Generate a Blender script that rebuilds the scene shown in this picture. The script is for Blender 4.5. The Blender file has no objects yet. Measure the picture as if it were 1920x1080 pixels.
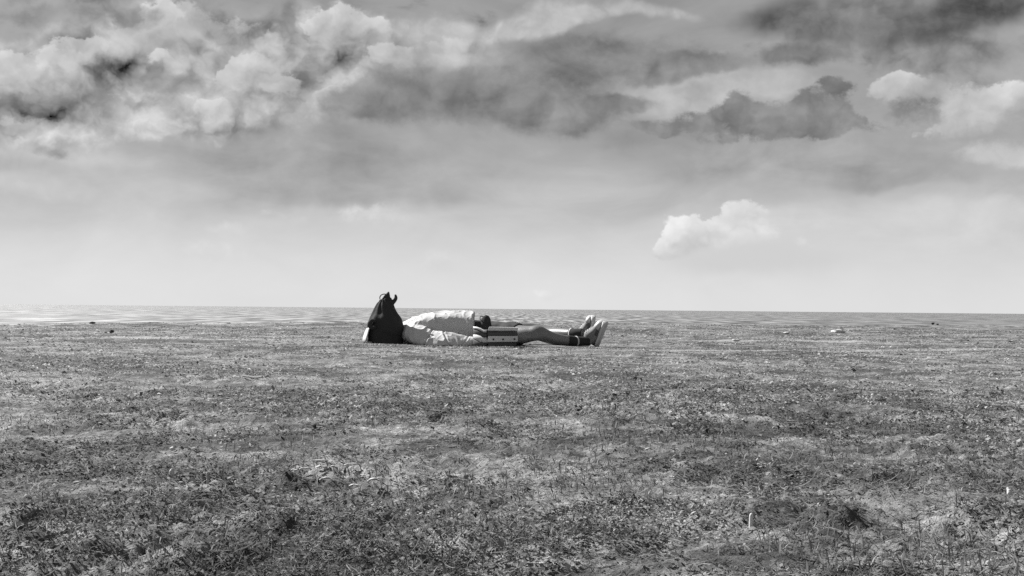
import bpy, bmesh, math, random
import numpy as np
from mathutils import Vector, Matrix, noise as mnoise

R = math.radians
scene = bpy.context.scene
C = scene.collection

# ------------------------------------------------------------------ camera
FPX = 2318.0                      # focal length in pixels of the 1920 px wide photograph
CAM_H = 0.264
PITCH, ROLL = R(0.964), R(0.537)
cam_data = bpy.data.cameras.new('camera')
cam_data.sensor_width = 36.0
cam_data.lens = 36.0 * FPX / 1920.0
cam_data.clip_start = 0.02
cam_data.clip_end = 60000.0
cam = bpy.data.objects.new('camera', cam_data)
C.objects.link(cam)
CAM_ROT = Matrix.Rotation(math.pi / 2 + PITCH, 3, 'X') @ Matrix.Rotation(ROLL, 3, 'Z')
cam.matrix_world = Matrix.Translation((0, 0, CAM_H)) @ CAM_ROT.to_4x4()
scene.camera = cam


def ray(px, py):
    return CAM_ROT @ Vector((px - 960.0, 540.0 - py, -FPX))


def at(px, py, Y):
    """world point seen at photo pixel (px, py) standing at depth Y"""
    d = ray(px, py)
    return Vector((0, 0, CAM_H)) + d * (Y / d.y)


# ------------------------------------------------------------------ sun, exposure
SUN_AZ, SUN_EL = R(-58.0), R(40.0)     # left of the view axis, ahead of the camera
sun_dir = Vector((math.sin(SUN_AZ) * math.cos(SUN_EL), math.cos(SUN_AZ) * math.cos(SUN_EL), math.sin(SUN_EL)))
sun_data = bpy.data.lights.new('sun', 'SUN')
sun_data.energy = 5.0
sun_data.angle = R(0.6)
sun_data.color = (1.0, 0.995, 0.985)
sun = bpy.data.objects.new('sun', sun_data)
sun.rotation_euler = sun_dir.to_track_quat('Z', 'Y').to_euler()
C.objects.link(sun)

vs = scene.view_settings
scene.display_settings.display_device = 'sRGB'
vs.view_transform = 'Standard'
vs.look = 'None'
vs.exposure = 1.0
vs.gamma = 1.0
vs.use_curve_mapping = False
scene.render.engine = 'CYCLES'
cy = scene.cycles
cy.max_bounces = 4
cy.diffuse_bounces = 2
cy.glossy_bounces = 2
cy.transmission_bounces = 2
cy.transparent_max_bounces = 4
cy.caustics_reflective = False
cy.caustics_refractive = False
cy.use_denoising = False
scene.render.filter_size = 1.35


# ------------------------------------------------------------------ node helpers
class NG:
    """tiny expression builder for shader node trees"""

    def __init__(self, tree):
        self.t = tree

    def n(self, kind, **kw):
        nd = self.t.nodes.new(kind)
        for k, v in kw.items():
            setattr(nd, k, v)
        return nd

    def put(self, sock, v):
        if v is None:
            return
        if isinstance(v, bpy.types.NodeSocket):
            self.t.links.new(v, sock)
        else:
            sock.default_value = v

    def m(self, op, a, b=None, c=None, clamp=False):
        nd = self.n('ShaderNodeMath', operation=op, use_clamp=clamp)
        self.put(nd.inputs[0], a)
        self.put(nd.inputs[1], b)
        self.put(nd.inputs[2], c)
        return nd.outputs[0]

    def v(self, op, a, b=None, s=None):
        nd = self.n('ShaderNodeVectorMath', operation=op)
        self.put(nd.inputs[0], a)
        self.put(nd.inputs[1], b)
        if s is not None:
            self.put(nd.inputs['Scale'], s)
        return nd.outputs['Value'] if op in ('LENGTH', 'DOT_PRODUCT', 'DISTANCE') else nd.outputs[0]

    def noise(self, vec, scale, detail=2.0, rough=0.5, dist=0.0, lac=2.0, col=False):
        nd = self.n('ShaderNodeTexNoise', noise_dimensions='3D')
        self.put(nd.inputs['Vector'], vec)
        nd.inputs['Scale'].default_value = scale
        nd.inputs['Detail'].default_value = detail
        nd.inputs['Roughness'].default_value = rough
        nd.inputs['Lacunarity'].default_value = lac
        nd.inputs['Distortion'].default_value = dist
        return nd.outputs['Color'] if col else nd.outputs[0]

    def ss(self, x, a, b, lo=0.0, hi=1.0, kind='SMOOTHSTEP'):
        nd = self.n('ShaderNodeMapRange', interpolation_type=kind)
        nd.clamp = False      # smoothstep clamps by itself
        self.put(nd.inputs[0], x)
        self.put(nd.inputs[1], a)
        self.put(nd.inputs[2], b)
        self.put(nd.inputs[3], lo)
        self.put(nd.inputs[4], hi)
        return nd.outputs[0]

    def mix(self, f, a, b):
        """scalar mix a -> b by f"""
        nd = self.n('ShaderNodeMix', data_type='FLOAT')
        nd.clamp_factor = True
        self.put(nd.inputs[0], f)
        self.put(nd.inputs[2], a)
        self.put(nd.inputs[3], b)
        return nd.outputs[0]

    def mapping(self, vec, loc, rot, scl):
        nd = self.n('ShaderNodeMapping', vector_type='TEXTURE')
        self.put(nd.inputs[0], vec)
        nd.inputs[1].default_value = loc
        nd.inputs[2].default_value = rot
        nd.inputs[3].default_value = scl
        return nd.outputs[0]


# ------------------------------------------------------------------ sky
world = bpy.data.worlds.new('World')
scene.world = world
world.use_nodes = True
wt = world.node_tree
world.cycles.sampling_method = 'MANUAL'
world.cycles.sample_map_resolution = 512
wt.nodes.clear()
g = NG(wt)
out = g.n('ShaderNodeOutputWorld')
bg = g.n('ShaderNodeBackground')
wt.links.new(bg.outputs[0], out.inputs[0])
sky = g.n('ShaderNodeTexSky', sky_type='NISHITA')
sky.sun_disc = False
sky.sun_elevation = SUN_EL
sky.sun_rotation = SUN_AZ
sky.dust_density = 2.0
bw = g.n('ShaderNodeRGBToBW')
wt.links.new(sky.outputs[0], bw.inputs[0])
STR = 0.1
clear = bw.outputs[0]                      # luminance of the clear sky (black and white photograph)

tc = g.n('ShaderNodeTexCoord')
D = g.v('SCALE', tc.outputs['Generated'], s=10.0)     # direction x 10 : one unit is about 232 photo pixels
sep = g.n('ShaderNodeSeparateXYZ')
wt.links.new(D, sep.inputs[0])
U, El = sep.outputs[0], sep.outputs[2]


def bl(px, py, rx, ry, rot=0.0):
    """a cloud centre given by the photo's pixels, as a fixed direction of the sky"""
    d = ray(px, py).normalized() * 10.0
    return (d, rx / 232.0, ry / 232.0, rot)


LDIR = (-0.45, 0.0, 0.75)


def field(P, blobs, inner=0.0, lit=False):
    """sum of soft ellipses about fixed directions; lit: also how far towards the light in them"""
    acc = dacc = None
    for ang in sorted(set(b_[0][3] for b_ in blobs)):
        Q = P
        if ang:
            vr = g.n('ShaderNodeVectorRotate', rotation_type='Y_AXIS')
            g.put(vr.inputs['Vector'], P)
            vr.inputs['Angle'].default_value = R(ang)
            Q = vr.outputs[0]
        M = Matrix.Rotation(R(ang), 3, 'Y')
        for (c, rx, ry, rot), w in blobs:
            if rot != ang:
                continue
            k = M @ c
            nd = g.n('ShaderNodeVectorMath', operation='MULTIPLY_ADD')
            g.put(nd.inputs[0], Q)
            nd.inputs[1].default_value = (1 / rx, 0.25, 1 / ry)
            nd.inputs[2].default_value = (-k.x / rx, -k.y * 0.25, -k.z / ry)
            f = g.ss(g.v('LENGTH', nd.outputs[0]), inner, 1.0, w, 0.0)
            acc = f if acc is None else g.m('ADD', acc, f)
            if lit:
                dp = g.v('DOT_PRODUCT', nd.outputs[0], LDIR)
                dacc = g.m('MULTIPLY', dp, f) if dacc is None else g.m('MULTIPLY_ADD', dp, f, dacc)
    return (acc, dacc) if lit else acc


def billow(P, s, octs=5, gain=0.5):
    """round bumps with sharp creases, about 0..0.9"""
    acc, a, tot = None, 1.0, 0.0
    for i in range(octs):
        n = g.noise(P, s * (2.17 ** i), 0.0)
        k = g.m('ABSOLUTE', g.m('MULTIPLY_ADD', n, 3.8 * a, -1.9 * a))
        acc = k if acc is None else g.m('ADD', acc, k)
        tot += a
        a *= gain
    return g.m('MULTIPLY', acc, 1.0 / tot)


w1 = g.v('SUBTRACT', g.noise(D, 0.9, 4.0, 0.55, col=True), (0.5, 0.5, 0.5))
w2 = g.v('SUBTRACT', g.noise(D, 3.4, 4.0, 0.62, col=True), (0.5, 0.5, 0.5))
Psoft = g.v('ADD', D, g.v('MULTIPLY', w1, (1.0, 0.0, 0.5)))
Pcrisp = g.v('ADD', D, g.v('ADD', g.v('MULTIPLY', w1, (0.40, 0.0, 0.22)), g.v('MULTIPLY', w2, (0.30, 0.0, 0.20))))
big = g.noise(g.v('MULTIPLY', D, (0.55, 0.8, 1.6)), 1.0, 5.0, 0.55, 0.6)        # broad streaky veil
med = g.noise(g.v('MULTIPLY', D, (1.0, 1.0, 2.0)), 1.3, 7.0, 0.60, 0.5)         # flattened cloud texture
Pb = g.v('ADD', g.v('MULTIPLY', D, (1.0, 1.0, 1.15)), g.v('SCALE', w2, s=0.22))
hb = billow(Pb, 0.92, 5, 0.50)
hb2 = billow(g.v('ADD', Pb, (-0.08, 0.0, 0.14)), 0.92, 4, 0.50)   # the same, a step towards the light
relief = g.m('SUBTRACT', hb, hb2)
mz = g.m('SUBTRACT', med, 0.5)
rag = g.m('SUBTRACT', g.noise(g.v('MULTIPLY', D, (1.0, 1.0, 1.4)), 4.5, 6.0, 0.68), 0.5)     # ragged edges
bz = g.m('SUBTRACT', big, 0.5)
hz = g.m('SUBTRACT', hb, 0.40)

# 0. clear sky under a veil that thickens and brightens towards the horizon
elp = g.m('MAXIMUM', El, 0.0)
veil = g.m('SUBTRACT', g.ss(elp, 0.0, 1.50, 0.78, 0.37), g.ss(elp, 1.8, 5.0, 0.0, 0.12))
veil = g.m('ADD', veil, g.m('ADD', g.m('MULTIPLY', bz, g.ss(elp, 0.1, 1.2, 0.08, 0.42)), g.m('MULTIPLY', mz, g.ss(elp, 0.1, 1.0, 0.06, 0.22))))
col = g.mix(g.ss(elp, 0.0, 3.5, 0.94, 0.82), g.m('MULTIPLY', clear, STR), veil)

# 1. broken cloud cover over the whole dome
cov = g.ss(g.m('ADD', mz, g.m('MULTIPLY', bz, 0.7)), -0.06, 0.16)
cov = g.m('MULTIPLY', cov, g.ss(elp, 0.9, 2.2, 0.0, 0.8))
tone = g.m('ADD', g.m('MULTIPLY_ADD', relief, 0.45, 0.27), g.m('MULTIPLY', hz, 0.15))
col = g.mix(cov, col, tone)


def layer(col, P, blobs, amt, t0, t1, shade, op=1.0, inner=0.0, nz=None):
    dep = g.n('ShaderNodeVectorMath', operation='MULTIPLY_ADD')      # layers are evaluated one after the other
    g.put(dep.inputs[0], col)
    dep.inputs[1].default_value = (1e-7, 1e-7, 1e-7)
    g.put(dep.inputs[2], P)
    f = field(dep.outputs[0], blobs, inner)
    f = g.m('MULTIPLY_ADD', hz if nz is None else nz, g.ss(f, 0.0, 0.4, 0.0, amt), f)
    mk = g.m('MULTIPLY', g.ss(f, t0, t1), op)
    return g.mix(mk, col, shade)


def heads(col, P, blobs, amt, t0, t1, base, kdir, rel, op, nz):
    """cumulus heads : crisp towards the light, greyer on the far side"""
    dep = g.n('ShaderNodeVectorMath', operation='MULTIPLY_ADD')
    g.put(dep.inputs[0], col)
    dep.inputs[1].default_value = (1e-7, 1e-7, 1e-7)
    g.put(dep.inputs[2], P)
    f, d = field(dep.outputs[0], blobs, 0.0, True)
    dn = g.m('DIVIDE', d, g.m('ADD', f, 0.15))
    f2 = g.m('MULTIPLY_ADD', nz, g.ss(f, 0.0, 0.4, 0.0, amt), f)
    shade = g.m('ADD', g.m('MULTIPLY_ADD', relief, rel, base), g.m('MULTIPLY', dn, kdir))
    # edge facing the light is crisp, the other dissolves
    mk = g.ss(f2, t0, g.m('ADD', t1, g.ss(dn, 0.25, -0.45, 0.0, 0.8)))
    return g.mix(g.m('MULTIPLY', mk, op), col, shade)


def tone_of(base, rel=0.0, hb_=0.0, md=0.0):
    t = g.m('MULTIPLY_ADD', relief, rel, base)
    if hb_:
        t = g.m('MULTIPLY_ADD', hz, hb_, t)
    if md:
        t = g.m('MULTIPLY_ADD', mz, md, t)
    return t


B = bl
# 2. smooth grey veils of the middle sky
col = layer(col, Psoft, [(B(480, 330, 420, 120), 1.0), (B(700, 290, 520, 110), 0.8), (B(720, 365, 300, 40), 0.5)], 0.35, 0.05, 1.1, g.m('MULTIPLY_ADD', bz, 0.25, tone_of(0.38, 0.10, 0, 0.28)), 0.85, nz=bz)
col = layer(col, Psoft, [(B(1530, 310, 520, 60), 1.0), (B(1700, 345, 260, 26), 0.6), (B(1450, 265, 300, 40), 0.6)], 0.7, 0.10, 0.9, tone_of(0.375, 0.15, 0, 0.35), 0.85, nz=mz)
# pale openings
col = layer(col, Psoft, [(B(1320, 185, 240, 60, 7), 1.1), (B(1450, 150, 150, 45), 0.8)], 0.8, 0.10, 0.8, tone_of(0.48, 0.25, 0, 0.25), 0.9, nz=mz)
col = layer(col, Psoft, [(B(70, 345, 220, 55), 1.0), (B(60, 280, 200, 36), 0.7), (B(200, 300, 120, 30), 0.5)], 0.8, 0.15, 0.9, tone_of(0.60, 0.2), 0.8, nz=mz)
col = layer(col, Psoft, [(B(1660, 420, 400, 55), 0.9), (B(1860, 400, 200, 60), 0.6)], 0.7, 0.1, 0.9, tone_of(0.63, 0.1, 0, 0.2), 0.8, nz=mz)
# 3. bright streaks along the top centre
col = layer(col, Psoft, [(B(980, 40, 330, 40, 7), 1.0), (B(830, 110, 260, 60), 0.8), (B(1200, 30, 200, 24), 0.7), (B(790, 40, 160, 60), 0.6)],
            0.8, 0.15, 0.9, tone_of(0.50, 0.35, 0.1, 0.3), 0.9)
# 4. cumulus mass at the upper left : sunlit heads, grey hollows
hr = g.m('MULTIPLY_ADD', rag, 1.1, hz)
col = layer(col, Pcrisp, [(B(60, 150, 260, 130), 0.9), (B(300, 90, 240, 120), 0.9), (B(620, 90, 260, 130), 1.0), (B(470, 190, 300, 80), 0.7), (B(330, 240, 330, 60), 0.5), (B(80, 240, 200, 60), 0.6)],
            0.8, 0.10, 0.70, tone_of(0.385, 0.85, 0.20, 0.35), 0.95)
col = heads(col, Pcrisp, [(B(330, 60, 110, 90), 1.0), (B(450, 70, 90, 60), 0.8), (B(640, 60, 150, 80), 1.0), (B(60, 225, 110, 34), 0.8), (B(240, 95, 80, 60), 0.7)],
            1.0, 0.26, 0.46, 0.43, 0.26, 0.42, 0.9, hr)
col = heads(col, Pcrisp, [(B(15, 130, 85, 62), 1.0), (B(160, 112, 105, 62), 1.0), (B(470, 125, 90, 50), 0.8), (B(570, 175, 120, 56), 0.8), (B(420, 150, 80, 30), 0.7), (B(740, 110, 130, 60), 0.6), (B(860, 90, 130, 40), 0.5)],
            1.0, 0.26, 0.42, 0.50, 0.30, 0.45, 0.92, hr)
col = heads(col, Pcrisp, [(B(130, 120, 70, 46), 0.9), (B(300, 35, 60, 44), 0.9), (B(655, 40, 80, 44), 0.9), (B(600, 60, 60, 60), 0.8), (B(505, 72, 40, 28), 0.7), (B(640, 180, 64, 40), 0.7), (B(300, 120, 50, 34), 0.6), (B(215, 190, 60, 34), 0.6), (B(390, 205, 70, 34), 0.55), (B(720, 50, 60, 34), 0.6)],
            1.0, 0.26, 0.42, 0.55, 0.30, 0.50, 0.9, hr)
col = layer(col, Pcrisp, [(B(60, 35, 120, 36), 0.8), (B(300, 162, 130, 32), 1.0), (B(420, 98, 60, 20), 0.5), (B(50, 188, 150, 22), 0.8),
                          (B(245, 30, 60, 40), 0.7), (B(545, 18, 50, 44), 0.9), (B(170, 18, 140, 24), 0.6), (B(95, 285, 60, 16), 0.6), (B(640, 88, 90, 20), 0.5)],
            0.9, 0.15, 0.95, tone_of(0.26, 0.35, 0.05, 0.15), 0.85, nz=hr)
# 5. heavy grey bands, centre to right
dk = tone_of(0.225, 0.25, 0.0, 0.32)
col = layer(col, Pcrisp, [(B(800, 200, 300, 60), 1.0), (B(1020, 205, 260, 70), 1.0), (B(1130, 110, 340, 66), 1.0), (B(1190, 195, 120, 26), 0.7), (B(720, 170, 170, 70), 0.6),
                          (B(1290, 125, 160, 34), 0.9), (B(1490, 103, 130, 28), 1.1), (B(1240, 155, 70, 16), 0.6), (B(900, 150, 220, 40), 0.5)],
            0.8, 0.06, 0.95, dk, 0.95, nz=g.m('ADD', hz, rag))
# 6. dark cover at the upper right
col = layer(col, Psoft, [(B(1760, 20, 470, 72, 4), 1.2), (B(1820, 110, 260, 46), 0.5), (B(1460, 30, 220, 50), 0.8), (B(1900, -60, 560, 120), 0.8)],
            0.9, 0.15, 1.1, tone_of(0.135, 0.22, 0.06, 0.36), 0.95, nz=mz)
# 7. bright cumulus at the right
col = heads(col, Pcrisp, [(B(1850, 205, 130, 72), 1.1), (B(1715, 160, 110, 48), 0.9), (B(1640, 200, 80, 46), 0.5), (B(1770, 250, 130, 34), 0.5)],
            1.0, 0.22, 0.45, 0.53, 0.26, 0.45, 0.88, hr)
col = layer(col, Psoft, [(B(1890, 300, 130, 36), 0.9)], 0.8, 0.15, 0.8, tone_of(0.60, 0.3), 0.8, nz=hr)
# 8. dark ragged fragments before them
frag = tone_of(0.222, 0.30, 0.05, 0.18)
col = layer(col, Pcrisp, [(B(1430, 232, 240, 52), 1.1), (B(1540, 212, 110, 56), 0.9), (B(1562, 158, 56, 34), 1.0), (B(1495, 186, 50, 38), 0.7), (B(1385, 196, 60, 34), 0.7), (B(1240, 240, 90, 18), 0.5), (B(1640, 235, 70, 30), 0.3)],
            0.9, 0.16, 0.66, frag, 0.93, nz=g.m('MULTIPLY_ADD', rag, 2.2, hz))
col = layer(col, Pcrisp, [(B(1695, 190, 80, 18, -8), 0.9), (B(1740, 216, 100, 28, -8), 0.9), (B(1745, 180, 50, 16, -8), 0.6)],
            1.0, 0.18, 0.85, tone_of(0.28, 0.25, 0, 0.18), 0.8, nz=g.m('MULTIPLY_ADD', rag, 2.2, hz))
# 9. low bright cumulus and faint heads along the horizon
col = heads(col, Pcrisp, [(B(1345, 442, 145, 54, -14), 1.0), (B(1395, 413, 112, 46), 1.0), (B(1275, 460, 85, 42), 0.9), (B(1450, 445, 90, 44), 0.35)],
            1.2, 0.20, 0.42, 0.695, 0.16, 0.45, 0.9, hr)
col = layer(col, Psoft, [(B(1420, 482, 280, 52), 1.3)], 0.6, 0.0, 1.1, 0.635, 0.95, nz=mz)
col = heads(col, Pcrisp, [(B(385, 480, 90, 44), 0.9), (B(700, 400, 110, 34), 0.7), (B(815, 495, 110, 36), 0.8), (B(530, 408, 60, 20), 0.6), (B(430, 432, 70, 24), 0.6), (B(1030, 548, 90, 20), 0.6), (B(1520, 454, 44, 20), 0.5)],
            1.0, 0.05, 0.95, 0.73, 0.12, 0.25, 0.8, hr)

wt.links.new(col, bg.inputs['Color'])
bg.inputs['Strength'].default_value = 0.5        # with the exposure above


# ------------------------------------------------------------------ object helpers
def tag(o, label=None, cat=None, group=None, kind=None):
    for k, v in (('label', label), ('category', cat), ('group', group), ('kind', kind)):
        if v:
            o[k] = v
    return o


def mesh_obj(name, verts, faces, mat=None, parent=None, smooth=True):
    me = bpy.data.meshes.new(name)
    me.from_pydata([tuple(v) for v in verts], [], faces)
    me.update()
    if smooth:
        me.polygons.foreach_set('use_smooth', [True] * len(me.polygons))
    o = bpy.data.objects.new(name, me)
    C.objects.link(o)
    if mat:
        me.materials.append(mat)
    if parent:
        o.parent = parent
    return o


def fast_mesh(name, co, loops, sizes, mat):
    me = bpy.data.meshes.new(name)
    me.vertices.add(len(co))
    me.vertices.foreach_set('co', co.astype(np.float32).ravel())
    me.loops.add(len(loops))
    me.loops.foreach_set('vertex_index', loops.astype(np.int32))
    me.polygons.add(len(sizes))
    starts = np.concatenate([[0], np.cumsum(sizes)[:-1]]).astype(np.int32)
    me.polygons.foreach_set('loop_start', starts)
    me.update(calc_edges=True)
    me.validate()
    me.materials.append(mat)
    o = bpy.data.objects.new(name, me)
    C.objects.link(o)
    return o


# ------------------------------------------------------------------ terrain height
rng = np.random.default_rng(7)
PERM = rng.permutation(4096)
GRAD = rng.uniform(0, 2 * np.pi, 4096)


def perlin(x, y, seed=0):
    xi, yi = np.floor(x).astype(np.int64), np.floor(y).astype(np.int64)
    xf, yf = x - xi, y - yi
    u, v = xf * xf * xf * (xf * (xf * 6 - 15) + 10), yf * yf * yf * (yf * (yf * 6 - 15) + 10)

    def gr(ix, iy, dx, dy):
        h = PERM[(PERM[(ix + seed * 131) & 4095] + iy) & 4095]
        a = GRAD[h]
        return np.cos(a) * dx + np.sin(a) * dy
    n00, n10 = gr(xi, yi, xf, yf), gr(xi + 1, yi, xf - 1, yf)
    n01, n11 = gr(xi, yi + 1, xf, yf - 1), gr(xi + 1, yi + 1, xf - 1, yf - 1)
    return (n00 * (1 - u) + n10 * u) * (1 - v) + (n01 * (1 - u) + n11 * u) * v


def fbm(x, y, wl, octs=4, gain=0.5, seed=0):
    s, a = 0, 1.0
    for i in range(octs):
        s = s + a * perlin(x / wl, y / wl, seed + i)
        wl *= 0.5
        a *= gain
    return s


def sst(x, a, b):
    t = np.clip((x - a) / (b - a), 0, 1)
    return t * t * (3 - 2 * t)


def edge_y(x):
    """the lip where the grass ends above the sea"""
    base = np.interp(x, [-200, -40, -12, -7, -2.6, 2.0, 11, 30, 200], [6, 9.5, 15.5, 17.3, 22.0, 25.0, 27.5, 29, 40])
    return base + 0.55 * fbm(x, x * 0 + 3.3, 3.0, 4, 0.55, 40)


def tussock(x, y):
    """round lumps with creases between them, 0..1"""
    wx, wy = x + 0.02 * perlin(x / 0.09, y / 0.09, 31), y + 0.02 * perlin(x / 0.09, y / 0.09, 33)
    h = np.abs(perlin(wx / 0.13, wy / 0.13, 11)) + 0.6 * np.abs(perlin(wx / 0.062, wy / 0.062, 12)) + 0.40 * np.abs(perlin(wx / 0.029, wy / 0.029, 13)) + 0.22 * np.abs(perlin(wx / 0.013, wy / 0.013, 14))
    return h


def ground_z(x, y):
    x, y = np.asarray(x, float), np.asarray(y, float)
    r = np.hypot(x, y)
    near = 1 - 0.8 * np.exp(-(((x - 0.0) / 2.2) ** 4 + ((y - 8.6) / 1.1) ** 4))      # level where the person lies
    z = 0.020 * fbm(x, y, 1.3, 2, 0.5, 1) * near
    z = z + 0.016 * fbm(x, y, 0.42, 3, 0.55, 5) * near
    z = z + 0.030 * (tussock(x, y) - 0.28) * (0.55 + 1.1 * np.clip(fbm(x, y, 0.55, 2, 0.5, 50) + 0.2, 0, 0.8)) * near * np.clip(1.45 - r / 6.5, 0.30, 1)
    z = z + 0.018 * np.exp(-(((x + 0.95) / 0.32) ** 2 + ((y - 8.75) / 0.5) ** 2))     # slight rise under the bag
    z = z - 0.05 * sst(np.hypot(x, y * 1.0), 0.9, 0.2)                               # hollow below the camera
    z = z + 0.05 * fbm(x, y, 7.0, 2, 0.5, 21) * sst(r, 9.5, 16) - 0.03 * sst(r, 11, 17)
    d = y - edge_y(x)
    z = z + 0.035 * np.exp(-((d + 0.25) / 0.35) ** 2) - 11.0 * sst(d, -0.05, 2.6)
    return z


_hits = {}
_RAYS = np.geomspace(0.5, 60.0, 2400)


def on_ground(px, py):
    """where the photo's ray meets the ground"""
    if (px, py) not in _hits:
        d = ray(px, py)
        t = _RAYS / d.y
        below = CAM_H + d.z * t <= ground_z(d.x * t, d.y * t)
        i = int(np.argmax(below)) if below.any() else len(t) - 1
        _hits[(px, py)] = Vector((d.x * t[i], d.y * t[i], CAM_H + d.z * t[i]))
    return _hits[(px, py)].copy()


# worn pale ruts : (y0, amplitude, frequency, phase, slope past x = 1, half width, from x, to x)
RUTS = [(8.02, 0.05, 1.7, 0.4, 0.38, 0.16, 0.6, 6.0), (10.7, 0.10, 0.8, 1.0, 0.05, 0.22, 1.4, 9.0), (11.9, 0.08, 0.6, 2.0, 0.0, 0.16, -9.0, -2.6), (9.7, 0.1, 0.9, 0.3, 0.0, 0.30, -3.6, -1.5)]


def rut_mask(x, y):
    m = np.zeros_like(x)
    for y0, a_, f_, ph, sl, w, xa, xb in RUTS:
        c = y0 + a_ * np.sin(f_ * x + ph) + sl * np.maximum(x - 1, 0)
        m = np.maximum(m, sst(np.abs(y - c), w, w * 0.3) * sst(x, xa - 0.5, xa + 0.5) * sst(x, xb + 0.5, xb - 0.5))
    return m


# places kept open round the small things lying in the weeds (photo pixels, reach in pixels)
LITTER = [(600, 892, 24), (625, 891, 20), (571, 893, 20), (552, 897, 18), (598, 877, 26), (660, 885, 24), (611, 914, 22), (664, 926, 20), (699, 916, 22), (597, 942, 14),
          (1216, 855, 16), (322, 899, 12), (1893, 935, 12), (323, 850, 10), (1407, 986, 12), (1217, 945, 10), (390, 908, 10), (1160, 955, 8), (310, 1032, 8)]
# bare pale patches among the near weeds
PATCHES = [(on_ground(x_, y_).x, on_ground(x_, y_).y, rx_, ry_) for x_, y_, rx_, ry_ in ((1620, 945, 0.06, 0.08), (1690, 965, 0.06, 0.06), (1750, 925, 0.09, 0.10))]
FAR_LITTER = [(1572, 624, 26), (1475, 626, 14), (1380, 640, 14), (1749, 608, 14), (173, 607, 12), (209, 624, 10)]


# ------------------------------------------------------------------ materials
def new_mat(name):
    m = bpy.data.materials.new(name)
    m.use_nodes = True
    t = m.node_tree
    t.nodes.clear()
    gg = NG(t)
    o = gg.n('ShaderNodeOutputMaterial')
    b = gg.n('ShaderNodeBsdfPrincipled')
    t.links.new(b.outputs[0], o.inputs[0])
    return m, gg, b, o


def grey(gg, x):
    nd = gg.n('ShaderNodeCombineColor')
    for i in range(3):
        gg.put(nd.inputs[i], x)
    return nd.outputs[0]


def bump(gg, b, h, dist, strength=1.0):
    nd = gg.n('ShaderNodeBump')
    nd.inputs['Strength'].default_value = strength
    nd.inputs['Distance'].default_value = dist
    gg.put(nd.inputs['Height'], h)
    gg.put(b.inputs['Normal'], nd.outputs[0])


def simple_mat(name, val, rough=0.8, spec=0.3, var=0.12, scale=30.0, bmp=0.002, bscale=60.0, sheen=0.0):
    m, gg, b, o = new_mat(name)
    tcx = gg.n('ShaderNodeTexCoord').outputs['Object']
    n = gg.noise(tcx, scale, 5.0, 0.6)
    c = gg.m('MULTIPLY', gg.m('MULTIPLY_ADD', n, 2 * var, 1 - var), val)
    gg.put(b.inputs['Base Color'], grey(gg, c))
    b.inputs['Roughness'].default_value = rough
    b.inputs['Specular IOR Level'].default_value = spec
    if sheen:
        b.inputs['Sheen Weight'].default_value = sheen
    if bmp:
        bump(gg, b, gg.noise(tcx, bscale, 4.0, 0.6), bmp)
    return m


# ground : dry soil, matted weeds, straw
m_ground, gg, b, o_ = new_mat('ground')
tco = gg.n('ShaderNodeTexCoord').outputs['Object']
n_big = gg.noise(tco, 0.9, 5.0, 0.6)
n_mid = gg.noise(tco, 5.0, 6.0, 0.65)
n_fine = gg.noise(tco, 55.0, 6.0, 0.7)
n_fl = gg.noise(tco, 17.0, 4.0, 0.7)
patch = gg.m('ADD', gg.m('MULTIPLY', n_big, 0.5), gg.m('MULTIPLY', n_mid, 0.5))
alb = gg.ss(patch, 0.42, 0.59, 0.048, 0.23)
alb = gg.m('MULTIPLY', alb, gg.ss(n_fine, 0.25, 0.75, 0.45, 1.6))
alb = gg.m('MULTIPLY', alb, gg.ss(n_fl, 0.30, 0.70, 0.55, 1.3))
sp = gg.n('ShaderNodeSeparateXYZ')
gg.put(sp.inputs[0], tco)
# worn, dry ruts crossing at the level of the person
rut = 0.0
for y0, a_, f_, ph, sl, w, xa, xb in RUTS:
    X_, Y_ = sp.outputs[0], sp.outputs[1]
    cen = gg.m('MULTIPLY_ADD', gg.m('SINE', gg.m('MULTIPLY_ADD', X_, f_, ph)), a_, y0)
    cen = gg.m('MULTIPLY_ADD', gg.m('MAXIMUM', gg.m('SUBTRACT', X_, 1.0), 0.0), sl, cen)
    dd = gg.m('ADD', gg.m('ABSOLUTE', gg.m('SUBTRACT', Y_, cen)), gg.m('MULTIPLY', gg.m('SUBTRACT', n_mid, 0.5), 1.0))
    k_ = gg.m('MULTIPLY', gg.ss(dd, w * 0.3, w, 1.0, 0.0), gg.m('MULTIPLY', gg.ss(X_, xa - 0.5, xa + 0.5), gg.ss(X_, xb - 0.5, xb + 0.5, 1.0, 0.0)))
    rut = gg.m('MAXIMUM', rut, k_)
alb = gg.mix(gg.m('MULTIPLY', rut, 0.85), alb, gg.m('MULTIPLY_ADD', n_fine, 0.25, 0.17))
for cx, cy, rx, ry in PATCHES:
    q_ = gg.v('MULTIPLY', gg.v('SUBTRACT', tco, (cx, cy, 0)), (1 / rx, 1 / ry, 0))
    k_ = gg.ss(gg.m('ADD', gg.v('LENGTH', q_), gg.m('MULTIPLY', gg.m('SUBTRACT', gg.noise(tco, 22.0, 4.0, 0.6), 0.5), 1.6)), 0.5, 1.2, 0.55, 0.0)
    alb = gg.mix(k_, alb, gg.m('MULTIPLY_ADD', n_fine, 0.16, 0.13))
gg.put(b.inputs['Base Color'], grey(gg, alb))
b.inputs['Roughness'].default_value = 0.85
b.inputs['Specular IOR Level'].default_value = 0.25
hh = gg.m('ADD', gg.m('MULTIPLY', n_fine, 0.6), gg.m('MULTIPLY', n_fl, 1.0))
bump(gg, b, hh, 0.016, 1.0)


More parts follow.
